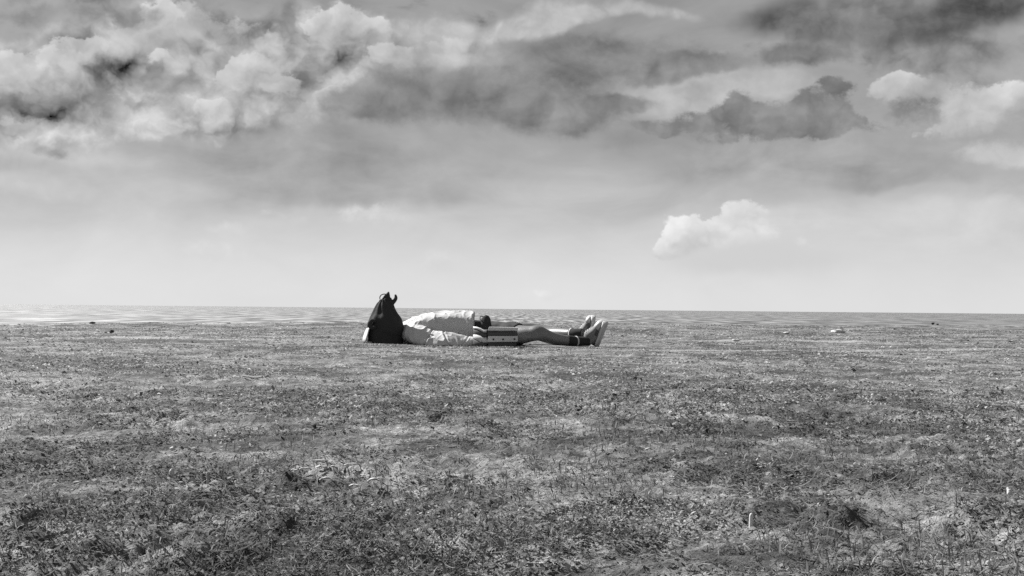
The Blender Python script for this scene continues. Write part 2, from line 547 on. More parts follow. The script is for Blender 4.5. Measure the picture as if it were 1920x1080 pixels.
def build_ground():
    # rings of quads, fine where the photograph looks, out to beyond the lip
    a1 = np.linspace(R(-36), R(36), 560)
    a2 = np.linspace(R(36), R(324), 110)[1:-1]
    ang = np.concatenate([a1, a2])
    rad = np.concatenate([[0.02, 0.2], np.geomspace(0.45, 0.62, 20), np.geomspace(0.623, 4.0, 500), np.geomspace(4.06, 34.0, 120), np.geomspace(36, 160, 24)])
    na, nr = len(ang), len(rad)
    A, Rr = np.meshgrid(ang, rad)
    X, Y = Rr * np.sin(A), Rr * np.cos(A)
    Z = ground_z(X, Y)
    co = np.stack([X, Y, Z], -1).reshape(-1, 3)
    i = np.arange(nr - 1)[:, None] * na
    j = np.arange(na)[None, :]
    jn = (j + 1) % na
    q = np.stack([i + j, i + na + j, i + na + jn, i + jn], -1).reshape(-1, 4)[:, ::-1]
    o = fast_mesh('ground', co, q.ravel(), np.full(len(q), 4), m_ground)
    o.data.polygons.foreach_set('use_smooth', np.ones(len(q), bool))
    tag(o, 'dry weedy grassland above the sea', None, None, 'structure')
    return o


build_ground()

SEA_R, SEA_F = (0.45, 0.60), (0.0, 0.60)
# sea, far below the lip, glittering under the sun at the left
m_sea, gg, b, o_ = new_mat('sea')
geo = gg.n('ShaderNodeTexCoord').outputs['Object']
fl_ = gg.m('ADD', gg.m('MULTIPLY', gg.noise(gg.v('MULTIPLY', geo, (0.16, 0.008, 1.0)), 1.0, 3.0, 0.6), 0.6), gg.m('MULTIPLY', gg.noise(gg.v('MULTIPLY', geo, (0.05, 0.020, 1.0)), 1.0, 3.0, 0.6), 0.4))       # cat's paws and slicks
b.inputs['Base Color'].default_value = (0.012, 0.012, 0.012, 1)
b.inputs['Roughness'].default_value = 0.5
b.inputs['IOR'].default_value = 1.33
gl = gg.n('ShaderNodeBsdfGlossy', distribution='GGX')          # facets of the choppy water
gl.inputs['Color'].default_value = (0.9, 0.9, 0.9, 1)
gg.put(gl.inputs['Roughness'], gg.ss(fl_, 0.40, 0.60, SEA_R[0], SEA_R[1]))
mxs = gg.n('ShaderNodeMixShader')
gg.put(mxs.inputs[0], gg.ss(fl_, 0.36, 0.64, SEA_F[0], SEA_F[1]))
gg.t.links.new(b.outputs[0], mxs.inputs[1])
gg.t.links.new(gl.outputs[0], mxs.inputs[2])
gg.t.links.new(mxs.outputs[0], o_.inputs[0])
SEA = -9.0
sea = mesh_obj('sea', [(-40000, -200, SEA), (40000, -200, SEA), (40000, 45000, SEA), (-40000, 45000, SEA)], [(0, 1, 2, 3)], m_sea, smooth=False)
tag(sea, 'calm sea glittering at the left below the horizon', None, None, 'structure')

# ------------------------------------------------------------------ ground cover (nobody could count it)
m_leaf, gg, b, o_ = new_mat('ground_cover')
at_ = gg.n('ShaderNodeAttribute', attribute_name='shade')
gg.put(b.inputs['Base Color'], grey(gg, at_.outputs['Fac']))
b.inputs['Roughness'].default_value = 0.75
b.inputs['Specular IOR Level'].default_value = 0.2
tr = gg.n('ShaderNodeBsdfTranslucent')
gg.put(tr.inputs[0], grey(gg, gg.m('MULTIPLY', at_.outputs['Fac'], 1.15)))
mx = gg.n('ShaderNodeMixShader')
mx.inputs[0].default_value = 0.42
m_leaf.node_tree.links.new(b.outputs[0], mx.inputs[1])
m_leaf.node_tree.links.new(tr.outputs[0], mx.inputs[2])
m_leaf.node_tree.links.new(mx.outputs[0], o_.inputs[0])


def scatter(n, r0, r1, half=33.0, power=0.0):
    a = rng.uniform(R(-half), R(half), n)
    t = rng.uniform(0, 1, n)
    r = r0 * (r1 / r0) ** t
    return r * np.sin(a), r * np.cos(a), r


def keep_off(x, y):
    """thin the plants under the person and the worn ruts"""
    body = (np.abs(x - 0.0) < 1.12) & (y > 8.40) & (y < 9.35)
    for cx, cy, rx, ry in PATCHES:
        body |= ((x - cx) / rx) ** 2 + ((y - cy) / ry) ** 2 < rng.uniform(-0.6, 1.1, len(x))
    return body | (rut_mask(x, y) * (0.5 + fbm(x, y, 0.3, 3, 0.6, 70)) > rng.uniform(0.05, 0.8, len(x)))


def clear_litter(x, y):
    k = np.zeros(len(x), bool)
    for px, py, w in LITTER + FAR_LITTER:
        p = on_ground(px, py)
        s = w * p.y / FPX * 0.62
        deep = 1.5 if p.y < 6 else 9.0
        k |= ((x - p.x) / s) ** 2 + ((y - p.y + s * deep * 0.6) / (s * deep)) ** 2 < 1
    return k


def strips(x, y, z, yaw, pitch, length, width, bend, twist, shade, segs):
    """a bent tapering leaf for every point"""
    n = len(x)
    d0 = np.stack([np.cos(yaw), np.sin(yaw)], -1)
    side = np.stack([-np.sin(yaw) * np.cos(twist), np.cos(yaw) * np.cos(twist), np.sin(twist)], -1)
    p = np.stack([x, y, z], -1)
    pts, cur, pit = [], p.copy(), pitch.copy()
    prof = {1: [0.35, 0.0], 2: [0.55, 1.0, 0.0], 3: [0.7, 1.0, 0.7, 0.0]}[segs]
    vs_ = []
    for s in range(segs + 1):
        w = (width * prof[s] * 0.5)[:, None]
        if s < segs:
            vs_.append(cur - side * w)
            vs_.append(cur + side * w)
        else:
            vs_.append(cur)
        st = (length / segs)[:, None]
        cur = cur + st * np.concatenate([d0 * np.cos(pit)[:, None], np.sin(pit)[:, None]], -1)
        pit = pit - bend
    nv = 2 * segs + 1
    V = np.stack(vs_, 1).reshape(-1, 3)
    base = np.arange(n)[:, None] * nv
    loops, sizes = [], []
    for s in range(segs):
        k = 2 * s
        if s < segs - 1:
            f = np.array([k, k + 1, k + 3, k + 2])
        else:
            f = np.array([k, k + 1, k + 2])
        loops.append(base + f)
        sizes.append(np.full(n, len(f)))
    # interleave per leaf
    L = np.concatenate(loops, 1).ravel()
    S = np.stack(sizes, 1).ravel()
    return V, L, S, np.repeat(shade, segs)


def leaves(x, y, z, yaw, pitch, length, width, twist, shade):
    """a four-cornered leaf for every point"""
    n = len(x)
    d = np.stack([np.cos(yaw) * np.cos(pitch), np.sin(yaw) * np.cos(pitch), np.sin(pitch)], -1)
    side = np.stack([-np.sin(yaw) * np.cos(twist), np.cos(yaw) * np.cos(twist), np.sin(twist)], -1)
    p = np.stack([x, y, z], -1)
    L, W = length[:, None], width[:, None] * 0.5
    mid = p + d * L * rng.uniform(0.35, 0.65, n)[:, None]
    V = np.stack([p, mid + side * W, p + d * L - np.array([0, 0, 0.25]) * L * rng.uniform(0, 1, n)[:, None], mid - side * W], 1).reshape(-1, 3)
    Lp = (np.arange(n)[:, None] * 4 + np.arange(4)).ravel()
    return V, Lp, np.full(n, 4), shade


def build_cover(name, parts, label, cat):
    Vs, Ls, Ss, Hs, off = [], [], [], [], 0
    for V, L, S, H in parts:
        Vs.append(V)
        Ls.append(L + off)
        Ss.append(S)
        Hs.append(H)
        off += len(V)
    V, L, S, H = np.concatenate(Vs), np.concatenate(Ls), np.concatenate(Ss), np.concatenate(Hs)
    o = fast_mesh(name, V, L, S, m_leaf)
    at = o.data.attributes.new('shade', 'FLOAT', 'FACE')
    at.data.foreach_set('value', H.astype(np.float32))
    tag(o, label, cat, None, 'stuff')
    return o


def weeds():
    parts = []
    far = lambda r: np.clip(1.15 - r / 9.0, 0.22, 1.0)
    # a. small leaves of the matted weeds, in clumps
    x, y, r = scatter(800000, 0.62, 24.0)
    pat = fbm(x, y, 0.30, 3, 0.6, 60) + 0.6 * fbm(x, y, 1.5, 2, 0.5, 66)
    k = (rng.uniform(0, 1, len(x)) < sst(pat, -0.34, 0.22) * 0.88 + 0.12) & (y < edge_y(x) - 0.1)
    k &= ~(keep_off(x, y) & (rng.uniform(0, 1, len(x)) < 0.85)) & ~clear_litter(x, y)
    x, y, r, pat = x[k], y[k], r[k], pat[k]
    n = len(x)
    sc = (np.maximum(r, 0.8) / 1.2) ** 0.64
    ln = np.clip(rng.lognormal(math.log(0.0034), 0.42, n), 0.0014, 0.010) * sc
    hgt = np.maximum(pat + 0.28, 0) * 0.016 * rng.uniform(0.0, 1.0, n) * far(r)
    z = ground_z(x, y) + hgt + 0.0008
    dry = rng.uniform(0, 1, n) < 0.24 + 0.22 * sst(-pat, -0.2, 0.4)
    sh = np.where(dry, rng.lognormal(math.log(0.29), 0.26, n), rng.lognormal(math.log(0.088), 0.46, n) * (1 - 0.45 * np.clip(pat, -0.4, 0.7)))
    sh = sh * np.exp(-1.5 * fbm(x, y, 0.17, 2, 0.5, 120) - 0.5 * fbm(x, y, 0.6, 2, 0.5, 130))
    sh = np.clip(sh * (0.66 + 1.02 * sst(r, 1.2, 6.5)), 0.03, 0.50)  # paler with distance: sunlit tops of the far ground put into the leaf colour
    parts.append(leaves(x, y, z, rng.uniform(0, 6.283, n), rng.normal(0.15, 0.42, n) * np.clip(far(r) + 0.2, 0, 1), ln, ln * rng.uniform(0.35, 0.75, n), rng.normal(0, 0.4, n), sh))
    # b. short grass blades
    x, y, r = scatter(170000, 0.62, 22.0)
    pat = fbm(x, y, 0.5, 3, 0.6, 80)
    k = (rng.uniform(0, 1, len(x)) < sst(pat, -0.35, 0.45)) & (y < edge_y(x) - 0.1) & ~keep_off(x, y) & ~clear_litter(x, y)
    x, y, r = x[k], y[k], r[k]
    n = len(x)
    sc = (np.maximum(r, 0.8) / 1.2) ** 0.42
    ln = rng.uniform(0.006, 0.024, n) * np.clip(far(r), 0.4, 1)
    sh = np.clip(rng.lognormal(math.log(0.13), 0.40, n), 0.03, 0.4)
    parts.append(strips(x, y, ground_z(x, y), rng.uniform(0, 6.283, n), rng.uniform(0.1, 1.4, n), ln, rng.uniform(0.0009, 0.0020, n) * sc,
                        rng.uniform(0.1, 0.9, n), rng.normal(0, 0.3, n), sh, 2))
    # grass pressed against the body
    n = 2600
    x, y = rng.uniform(-1.12, 1.0, n), rng.uniform(8.22, 8.50, n)
    parts.append(strips(x, y, ground_z(x, y), rng.uniform(0, 6.283, n), rng.uniform(0.5, 1.4, n), rng.uniform(0.006, 0.019, n), rng.uniform(0.0025, 0.0045, n),
                        rng.uniform(0.1, 0.9, n), rng.normal(0, 0.3, n), np.clip(rng.lognormal(math.log(0.19), 0.4, n), 0.05, 0.45), 2))
    build_cover('ground_cover', parts, 'matted low weeds and short grass covering the field', 'ground cover')
    # c. dry straw and dead stems lying about
    parts = []
    x, y, r = scatter(60000, 0.62, 22.0)
    pat = fbm(x, y, 0.7, 3, 0.6, 95)
    k = (rng.uniform(0, 1, len(x)) < sst(pat, -0.4, 0.5)) & (y < edge_y(x) - 0.1) & ~keep_off(x, y) & ~clear_litter(x, y)
    x, y, r = x[k], y[k], r[k]
    n = len(x)
    sc = (np.maximum(r, 0.8) / 1.2) ** 0.5
    ln = rng.uniform(0.006, 0.028, n) * np.minimum(sc, 2.2)
    sh = np.clip(rng.lognormal(math.log(0.21), 0.30, n), 0.10, 0.45)
    parts.append(strips(x, y, ground_z(x, y) + rng.uniform(0.001, 0.012, n) * far(r), rng.uniform(0, 6.283, n), rng.normal(0.05, 0.22, n) * far(r), ln,
                        rng.uniform(0.0006, 0.0015, n) * sc, rng.normal(0.0, 0.35, n), rng.normal(0, 0.5, n), sh, 3))
    build_cover('dry_straw', parts, 'pale dry straw and dead stems strewn over the field', 'straw')


weeds()


# ------------------------------------------------------------------ shape helpers
def catmull(P, t):
    n = len(P) - 1
    i = min(int(t * n), n - 1)
    f = t * n - i
    p0, p1, p2, p3 = P[max(i - 1, 0)], P[i], P[i + 1], P[min(i + 2, n)]
    return 0.5 * ((2 * p1) + (p2 - p0) * f + (2 * p0 - 5 * p1 + 4 * p2 - p3) * f * f + (3 * p1 - p0 - 3 * p2 + p3) * f ** 3)


def loft(stations, nseg=28, sub=5, up=Vector((0, 0, 1)), floor=None, base=0):
    """closed tube through (centre, half width, half height, squareness) stations; returns verts, faces"""
    arr = [np.array([*s[0], s[1], s[2], s[3] if len(s) > 3 else 2.0]) for s in stations]
    N = (len(arr) - 1) * sub + 1
    S = [catmull(arr, k / (N - 1)) for k in range(N)]
    V, F = [], []
    for k in range(N):
        c = Vector(S[k][:3])
        tg = Vector(S[min(k + 1, N - 1)][:3]) - Vector(S[max(k - 1, 0)][:3])
        tg.normalize()
        side = tg.cross(up).normalized()
        u2 = side.cross(tg).normalized()
        a, b_, e = max(S[k][3], 1e-4), max(S[k][4], 1e-4), S[k][5]
        for j in range(nseg):
            th = 2 * math.pi * j / nseg
            cx, sx = math.cos(th), math.sin(th)
            x = math.copysign(abs(cx) ** (2 / e), cx) * a
            y = math.copysign(abs(sx) ** (2 / e), sx) * b_
            p = c + side * x + u2 * y
            if floor is not None and p.z < floor:
                p.z = floor
            V.append(p)
    for k in range(N - 1):
        for j in range(nseg):
            q = (j + 1) % nseg
            F.append((base + k * nseg + j, base + k * nseg + q, base + (k + 1) * nseg + q, base + (k + 1) * nseg + j))
    V.append(Vector(S[0][:3]))
    V.append(Vector(S[-1][:3]))
    c0, c1 = len(V) - 2, len(V) - 1
    for j in range(nseg):
        q = (j + 1) % nseg
        F.append((base + c0, base + q, base + j))
        F.append((base + c1, base + (N - 1) * nseg + j, base + (N - 1) * nseg + q))
    return V, F


def blob(c, r, rot=None, seg=20):
    bm = bmesh.new()
    bmesh.ops.create_uvsphere(bm, u_segments=seg, v_segments=seg // 2, radius=1.0)
    M = (rot or Matrix.Identity(3))
    V = [Vector(c) + M @ Vector((v.co.x * r[0], v.co.y * r[1], v.co.z * r[2])) for v in bm.verts]
    F = [tuple(v.index for v in f.verts) for f in bm.faces]
    bm.free()
    return V, F


def fuse(name, pieces, mat, parent=None, voxel=0.006, smooth=6, disp=None, floor=None):
    """one continuous skin over overlapping pieces"""
    V, F = [], []
    for v, f in pieces:
        b0 = len(V)
        V += v
        F += [tuple(i + b0 for i in q) for q in f]
    me = bpy.data.meshes.new(name + '_tmp')
    me.from_pydata([tuple(v) for v in V], [], F)
    me.update()
    bm = bmesh.new()
    bm.from_mesh(me)
    bmesh.ops.recalc_face_normals(bm, faces=bm.faces)
    bm.to_mesh(me)
    bm.free()
    t = bpy.data.objects.new(name + '_tmp', me)
    C.objects.link(t)
    md = t.modifiers.new('r', 'REMESH')
    md.mode = 'VOXEL'
    md.voxel_size = voxel
    md2 = t.modifiers.new('s', 'SMOOTH')
    md2.factor = 0.5
    md2.iterations = smooth
    dg = bpy.context.evaluated_depsgraph_get()
    out_me = bpy.data.meshes.new_from_object(t.evaluated_get(dg))
    bpy.data.objects.remove(t)
    bpy.data.meshes.remove(me)
    out_me.name = name
    n = len(out_me.vertices)
    co = np.empty(n * 3, np.float32)
    out_me.vertices.foreach_get('co', co)
    co = co.reshape(-1, 3)
    if disp is not None:
        nn = np.empty(n * 3, np.float32)
        out_me.vertices.foreach_get('normal', nn)
        nn = nn.reshape(-1, 3)
        d = np.array([disp(Vector(p), Vector(q)) for p, q in zip(co, nn)], np.float32)
        co = co + nn * d[:, None]
    if floor is not None:
        co[:, 2] = np.maximum(co[:, 2], floor)
    out_me.vertices.foreach_set('co', co.ravel())
    out_me.polygons.foreach_set('use_smooth', np.ones(len(out_me.polygons), bool))
    out_me.update()
    out_me.materials.clear()
    out_me.materials.append(mat)
    o = bpy.data.objects.new(name, out_me)
    C.objects.link(o)
    if parent:
        o.parent = parent
    return o


def slab(outline, depth_vec, mat, name, parent=None, bevel=0.003):
    """closed prism : front outline (world points), pushed back by depth_vec, edges rounded"""
    bm = bmesh.new()
    f = [bm.verts.new(p) for p in outline]
    k = [bm.verts.new(p + depth_vec) for p in outline]
    bm.faces.new(f)
    bm.faces.new(k[::-1])
    n = len(f)
    for i in range(n):
        bm.faces.new((f[i], k[i], k[(i + 1) % n], f[(i + 1) % n]))
    bmesh.ops.recalc_face_normals(bm, faces=bm.faces)
    if bevel:
        bmesh.ops.bevel(bm, geom=list(bm.edges), offset=bevel, segments=2, affect='EDGES', clamp_overlap=True)
    me = bpy.data.meshes.new(name)
    bm.to_mesh(me)
    bm.free()
    me.materials.append(mat)
    o = bpy.data.objects.new(name, me)
    C.objects.link(o)
    if parent:
        o.parent = parent
    return o


def tube(name, pts, rad, mat, parent=None, nseg=10, sub=5):
    V, F = loft([(p, r_, r_) for p, r_ in zip(pts, rad)], nseg, sub, up=Vector((0.13, 0.9, 0.4)).normalized())
    return mesh_obj(name, V, F, mat, parent)


# ------------------------------------------------------------------ the person lying on the grass
m_skin = simple_mat('skin', 0.155, 0.42, 0.55, 0.08, 20, 0.001, 140)
m_shirt = simple_mat('white_cotton', 0.48, 0.85, 0.2, 0.05, 12, 0.0012, 90)
m_short = simple_mat('dark_cotton', 0.035, 0.85, 0.25, 0.2, 25, 0.001, 120)
m_hair = simple_mat('hair', 0.03, 0.5, 0.5, 0.3, 80, 0.002, 160)
m_sock = simple_mat('dark_sock', 0.032, 0.9, 0.2, 0.15, 60, 0.0008, 260)
m_pale = simple_mat('pale_knit', 0.50, 0.9, 0.2, 0.1, 60, 0.0008, 260)
m_canvas = simple_mat('shoe_canvas', 0.19, 0.8, 0.25, 0.15, 40, 0.0008, 220)
m_rubber = simple_mat('shoe_rubber', 0.44, 0.55, 0.4, 0.10, 30, 0.0005, 120)
m_panel = simple_mat('shoe_dark_panel', 0.07, 0.7, 0.3, 0.15, 40, 0.0008, 220)

Z0 = 0.004
Yc = 8.95


def A(px, py, Y):
    return at(px, py, Y)


def finger(p0, d, ln, r_, curl):
    pts = [Vector(p0)]
    dd = Vector(d).normalized()
    for s in (0.42, 0.33, 0.25):
        pts.append(pts[-1] + dd * ln * s)
        dd = (dd + Vector((0, 0, -curl))).normalized()
    return loft([(p, r_ * k, r_ * k) for p, k in zip(pts, (1.05, 1.0, 0.92, 0.72))], 10, 3)


def hand(w, d, side):
    """palm and five fingers from wrist w along d; side is +1/-1 for the thumb"""
    d = Vector(d).normalized()
    s = d.cross(Vector((0, 0, 1))).normalized() * side
    out_ = [loft([(w, 0.026, 0.020), (w + d * 0.035, 0.036, 0.017), (w + d * 0.085, 0.041, 0.015), (w + d * 0.098, 0.036, 0.011)], 16, 4)]
    for k, (o_, l_) in enumerate(((0.029, 0.070), (0.010, 0.079), (-0.010, 0.073), (-0.029, 0.056))):
        out_.append(finger(w + d * 0.088 + s * o_, d + s * o_ * 3.0, l_, 0.0085, 0.28 + 0.05 * k))
    out_.append(finger(w + d * 0.030 + s * 0.030, d * 0.8 + s * 0.9, 0.062, 0.0100, 0.15))
    return out_


def build_person():
    # bare body : head, neck, trunk, arms, legs and feet in one skin
    hc = A(722, 628, 8.985)
    pc = []
    pc.append(blob(hc, (0.105, 0.076, 0.092)))                              # cranium, face up
    pc.append(blob(hc + Vector((0.055, 0, 0.012)), (0.062, 0.056, 0.070)))  # jaw
    pc.append(loft([(hc + Vector((-0.005, 0, 0.085)), 0.010, 0.006), (hc + Vector((0.020, 0, 0.102)), 0.013, 0.014), (hc + Vector((0.034, 0, 0.086)), 0.016, 0.010)], 10, 4, up=Vector((0, 1, 0))))
    pc.append(blob(hc + Vector((0.062, 0, 0.078)), (0.006, 0.022, 0.008)))   # lips
    for s in (-1, 1):
        pc.append(blob(hc + Vector((0.015, s * 0.077, -0.010)), (0.030, 0.010, 0.022)))   # ears
        pc.append(blob(hc + Vector((-0.016, s * 0.030, 0.076)), (0.012, 0.016, 0.010)))   # brows
    pc.append(loft([(hc + Vector((0.05, 0, -0.01)), 0.055, 0.055), (A(757, 630, Yc + .02), 0.058, 0.056), (A(770, 628, Yc), 0.075, 0.065)], 20, 4))
    pc.append(loft([(A(762, 629, Yc), 0.13, 0.06), (A(785, 622, Yc), 0.17, 0.09), (A(830, 620, Yc), 0.16, 0.10), (A(880, 622, Yc), 0.145, 0.09),
                    (A(925, 625, Yc), 0.155, 0.08), (A(945, 628, Yc), 0.13, 0.06)], 28, 4, floor=Z0))
    # arms
    pc.append(loft([(A(772, 624, 8.80), 0.055, 0.055), (A(800, 634, 8.645), 0.034, 0.034), (A(835, 636.5, 8.605), 0.029, 0.029), (A(870, 639.5, 8.60), 0.025, 0.024), (A(890, 641, 8.61), 0.026, 0.021)], 18, 4, floor=Z0))
    pc += hand(A(889, 641, 8.61), (1.0, 0.30, -0.03), 1)
    pc.append(loft([(A(772, 624, 9.12), 0.055, 0.055), (A(800, 630, 9.25), 0.046, 0.046), (A(835, 634, 9.30), 0.038, 0.038), (A(872, 636, 9.30), 0.032, 0.030), (A(895, 639, 9.29), 0.026, 0.021)], 18, 4, floor=Z0))
    pc += hand(A(894, 639, 9.29), (1.0, -0.12, -0.03), -1)
    # near leg, knee a little raised
    pc.append(loft([(A(930, 627, 8.87), 0.085, 0.078), (A(955, 627, 8.80), 0.080, 0.076), (A(978, 627.5, 8.73), 0.070, 0.066), (A(996, 625.5, 8.69), 0.058, 0.056), (A(1009, 624.5, 8.67), 0.052, 0.054),
                    (A(1021, 629, 8.69), 0.048, 0.048), (A(1037, 635, 8.73), 0.046, 0.044), (A(1060, 638.5, 8.79), 0.040, 0.038), (A(1085, 640.5, 8.84), 0.032, 0.031), (A(1106, 641, 8.86), 0.031, 0.031)], 24, 5, floor=Z0))
    pc.append(loft([(A(1107, 641, 8.86), 0.028, 0.030), (A(1117, 630, 8.83), 0.028, 0.024), (A(1126, 617, 8.795), 0.028, 0.016)], 16, 4, up=Vector((-1, 0, 0)), floor=Z0))
    # far leg, its ankle resting on the near one
    pc.append(loft([(A(930, 626, 9.04), 0.085, 0.078), (A(958, 625, 9.12), 0.078, 0.074), (A(984, 621, 9.18), 0.064, 0.062), (A(1006, 620, 9.20), 0.054, 0.052), (A(1030, 625, 9.14), 0.050, 0.046),
                    (A(1055, 625, 9.05), 0.042, 0.038), (A(1075, 625, 8.97), 0.033, 0.031), (A(1094, 625, 8.93), 0.030, 0.031)], 24, 5, floor=Z0))
    pc.append(loft([(A(1096, 627, 8.94), 0.028, 0.030), (A(1103, 617, 8.945), 0.028, 0.024), (A(1108, 605, 8.94), 0.028, 0.016)], 16, 4, up=Vector((-1, 0, 0))))
    body = fuse('person', pc, m_skin, None, 0.0052, 3, None, 0.002)
    tag(body, 'person lying on their back in a white shirt and dark shorts, head behind the sack', 'person')

    # hair
    hp = [blob(hc + Vector((-0.016, 0, -0.012)), (0.104, 0.084, 0.092)), blob(hc + Vector((-0.075, 0, -0.03)), (0.06, 0.075, 0.062))]
    fuse('hair', hp, m_hair, body, 0.008, 3, lambda p, n: 0.004 * mnoise.noise(Vector((p.x * 25, p.y * 90, p.z * 60))), 0.002)

    # shirt : trunk and both sleeves
    sp_ = [loft([(A(752, 630, Yc), 0.115, 0.055, 2.2), (A(762, 625, Yc), 0.185, 0.082, 2.3), (A(778, 622, Yc), 0.225, 0.100, 2.4), (A(797, 618.5, Yc), 0.228, 0.112, 2.6), (A(818, 616.5, Yc), 0.222, 0.121, 2.7),
                 (A(845, 616, Yc), 0.215, 0.124, 2.8), (A(870, 616, Yc), 0.210, 0.124, 2.9), (A(888, 616.5, Yc), 0.206, 0.121, 2.9)], 48, 5, floor=Z0)]
    # the near sleeve lies slack, sloping down to the grass on the camera's side
    sp_.append(loft([(A(766, 623, 8.84), 0.080, 0.075), (A(783, 628, 8.70), 0.086, 0.056), (A(802, 634.5, 8.62), 0.080, 0.032), (A(824, 636.5, 8.58), 0.076, 0.027), (A(848, 637.5, 8.565), 0.070, 0.025),
                     (A(868, 639.5, 8.575), 0.054, 0.025), (A(887, 640.5, 8.60), 0.040, 0.028)], 26, 6, up=Vector((0, -0.62, 0.78)), floor=Z0))
    sp_.append(loft([(A(767, 622, 9.08), 0.080, 0.075), (A(782, 627, 9.19), 0.073, 0.070), (A(800, 631, 9.25), 0.066, 0.058), (A(835, 634, 9.30), 0.055, 0.048), (A(868, 636, 9.30), 0.048, 0.040), (A(890, 638, 9.29), 0.036, 0.031)], 26, 6, floor=Z0))

    def wx(px):
        return (px - 960) / FPX * 8.57
    CRE = [(wx(796), 0.45, 0.010, 0.006), (wx(845), -0.5, 0.007, 0.006), (wx(866), 0.7, 0.006, 0.006)]   # x at the ground, lean, depth, width

    def cloth(p, n):
        q = 0.010 * mnoise.noise(Vector((p.x * 9 + 2, p.y * 13, p.z * 13)))
        r1 = 1 - abs(mnoise.noise(Vector((p.x * 11 + p.z * 9, p.y * 8 + 4, p.z * 10 - p.x * 5))))
        r2 = 1 - abs(mnoise.noise(Vector((p.x * 23 - p.y * 9, p.y * 17 + 9, p.z * 21 + p.x * 6))))
        q += 0.008 * r1 ** 8 + 0.003 * r2 ** 7 - 0.002
        if p.y < 8.70:
            k = min(1.0, (8.70 - p.y) / 0.04)
            for xc, ln_, dep, wd in CRE:
                d = p.x - xc - ln_ * p.z + 0.006 * mnoise.noise(p * 30)
                q -= k * dep * math.exp(-(d / wd) ** 2) - k * dep * 0.4 * math.exp(-((abs(d) - 2.2 * wd) / wd) ** 2)
        return q
    fuse('shirt', sp_, m_shirt, body, 0.0055, 3, cloth, 0.003)

    # shorts
    sh = [loft([(A(884, 624, Yc), 0.160, 0.088, 2.4), (A(905, 625, Yc), 0.172, 0.088, 2.4), (A(930, 626, Yc), 0.180, 0.084, 2.4), (A(945, 628, Yc), 0.16, 0.070, 2.4)], 36, 4, floor=Z0),
          loft([(A(925, 627, 8.88), 0.098, 0.088), (A(950, 627, 8.82), 0.094, 0.087), (A(974, 627.5, 8.745), 0.086, 0.080)], 26, 4, floor=Z0),
          loft([(A(925, 626, 9.03), 0.098, 0.088), (A(950, 625.5, 9.09), 0.092, 0.085), (A(972, 623, 9.15), 0.084, 0.078)], 26, 4, floor=Z0)]
    fuse('shorts', sh, m_short, body, 0.007, 4, lambda p, n: 0.009 * mnoise.noise(Vector((p.x * 17, p.y * 15, p.z * 15))), 0.003)

    # socks
    def sock(pts, rad, stripe_at):
        V, F = loft([(p, r_, r_) for p, r_ in zip(pts, rad)], 20, 5, floor=0.003)
        s = mesh_obj('sock', V, F, m_sock, body)
        p, q, r_ = stripe_at
        V, F = loft([(p, r_, r_), (q, r_, r_)], 20, 2, floor=0.002)
        mesh_obj('stripe', V, F, m_pale, s)
    sock([A(1063, 638.8, 8.795), A(1078, 640, 8.825), A(1093, 640.5, 8.85), A(1104, 640.5, 8.86)], [0.0405, 0.0370, 0.0355, 0.036], (A(1078.5, 640, 8.826), A(1081, 640, 8.832), 0.0385))
    sock([A(1070, 625, 8.99), A(1080, 625, 8.955), A(1092, 625, 8.935)], [0.0370, 0.0350, 0.0350], (A(1071.5, 625, 8.985), A(1073.5, 625, 8.978), 0.0385))

    # sneakers
    def shoe(heel, toe, up, hk=1.0):
        L = (toe - heel)
        ln = L.length
        L.normalize()
        up = (up - L * up.dot(L)).normalized()
        W = L.cross(up)

        def pt(s, w, h):
            return heel + L * (s * ln) + W * w + up * h
        prof = [(s_, w_, h_ * hk) for s_, w_, h_ in [(0.0, 0.020, 0.045), (0.05, 0.031, 0.072), (0.15, 0.036, 0.090), (0.28, 0.037, 0.093), (0.42, 0.040, 0.078), (0.58, 0.046, 0.062), (0.75, 0.048, 0.051), (0.90, 0.041, 0.042), (0.98, 0.024, 0.032), (1.0, 0.008, 0.020)]]

        def hull(name, prof, lo, k, mat, par, hk=1.0):
            ns, V, F = 22, [], []
            for s, w, h in prof:
                for j in range(ns):
                    th = 2 * math.pi * j / ns
                    cx, sx = math.cos(th), math.sin(th)
                    x = math.copysign(abs(cx) ** 0.75, cx) * w * k
                    hh_ = h * hk
                    y = (lo + (hh_ - lo) * (0.5 + 0.5 * math.copysign(abs(sx) ** 0.7, sx)))
                    V.append(pt(s, x * (1 - 0.25 * max(0, sx) ** 2), y))
            n = len(prof)
            for a_ in range(n - 1):
                for j in range(ns):
                    q = (j + 1) % ns
                    F.append((a_ * ns + j, a_ * ns + q, (a_ + 1) * ns + q, (a_ + 1) * ns + j))
            F.append(tuple(range(ns))[::-1])
            F.append(tuple((n - 1) * ns + j for j in range(ns)))
            return mesh_obj(name, V, F, mat, par)
        up_ = hull('sneaker', prof, 0.0, 1.0, m_canvas, body)
        soleprof = [(s * 1.03 - 0.015, w + 0.005, 0.012 + 0.010 * max(0, s - 0.75) * 2) for s, w, h in prof]
        hull('sole', soleprof, -0.020, 1.06, m_rubber, up_)
        cap = [(s, w + 0.0025, h + 0.0025) for s, w, h in prof if s >= 0.74]
        hull('toe_cap', cap, 0.004, 1.0, m_rubber, up_)
        cap = [(s, w + 0.0022, h * 0.62) for s, w, h in prof if s <= 0.17]
        hull('heel_counter', cap, 0.003, 1.0, m_panel, up_)
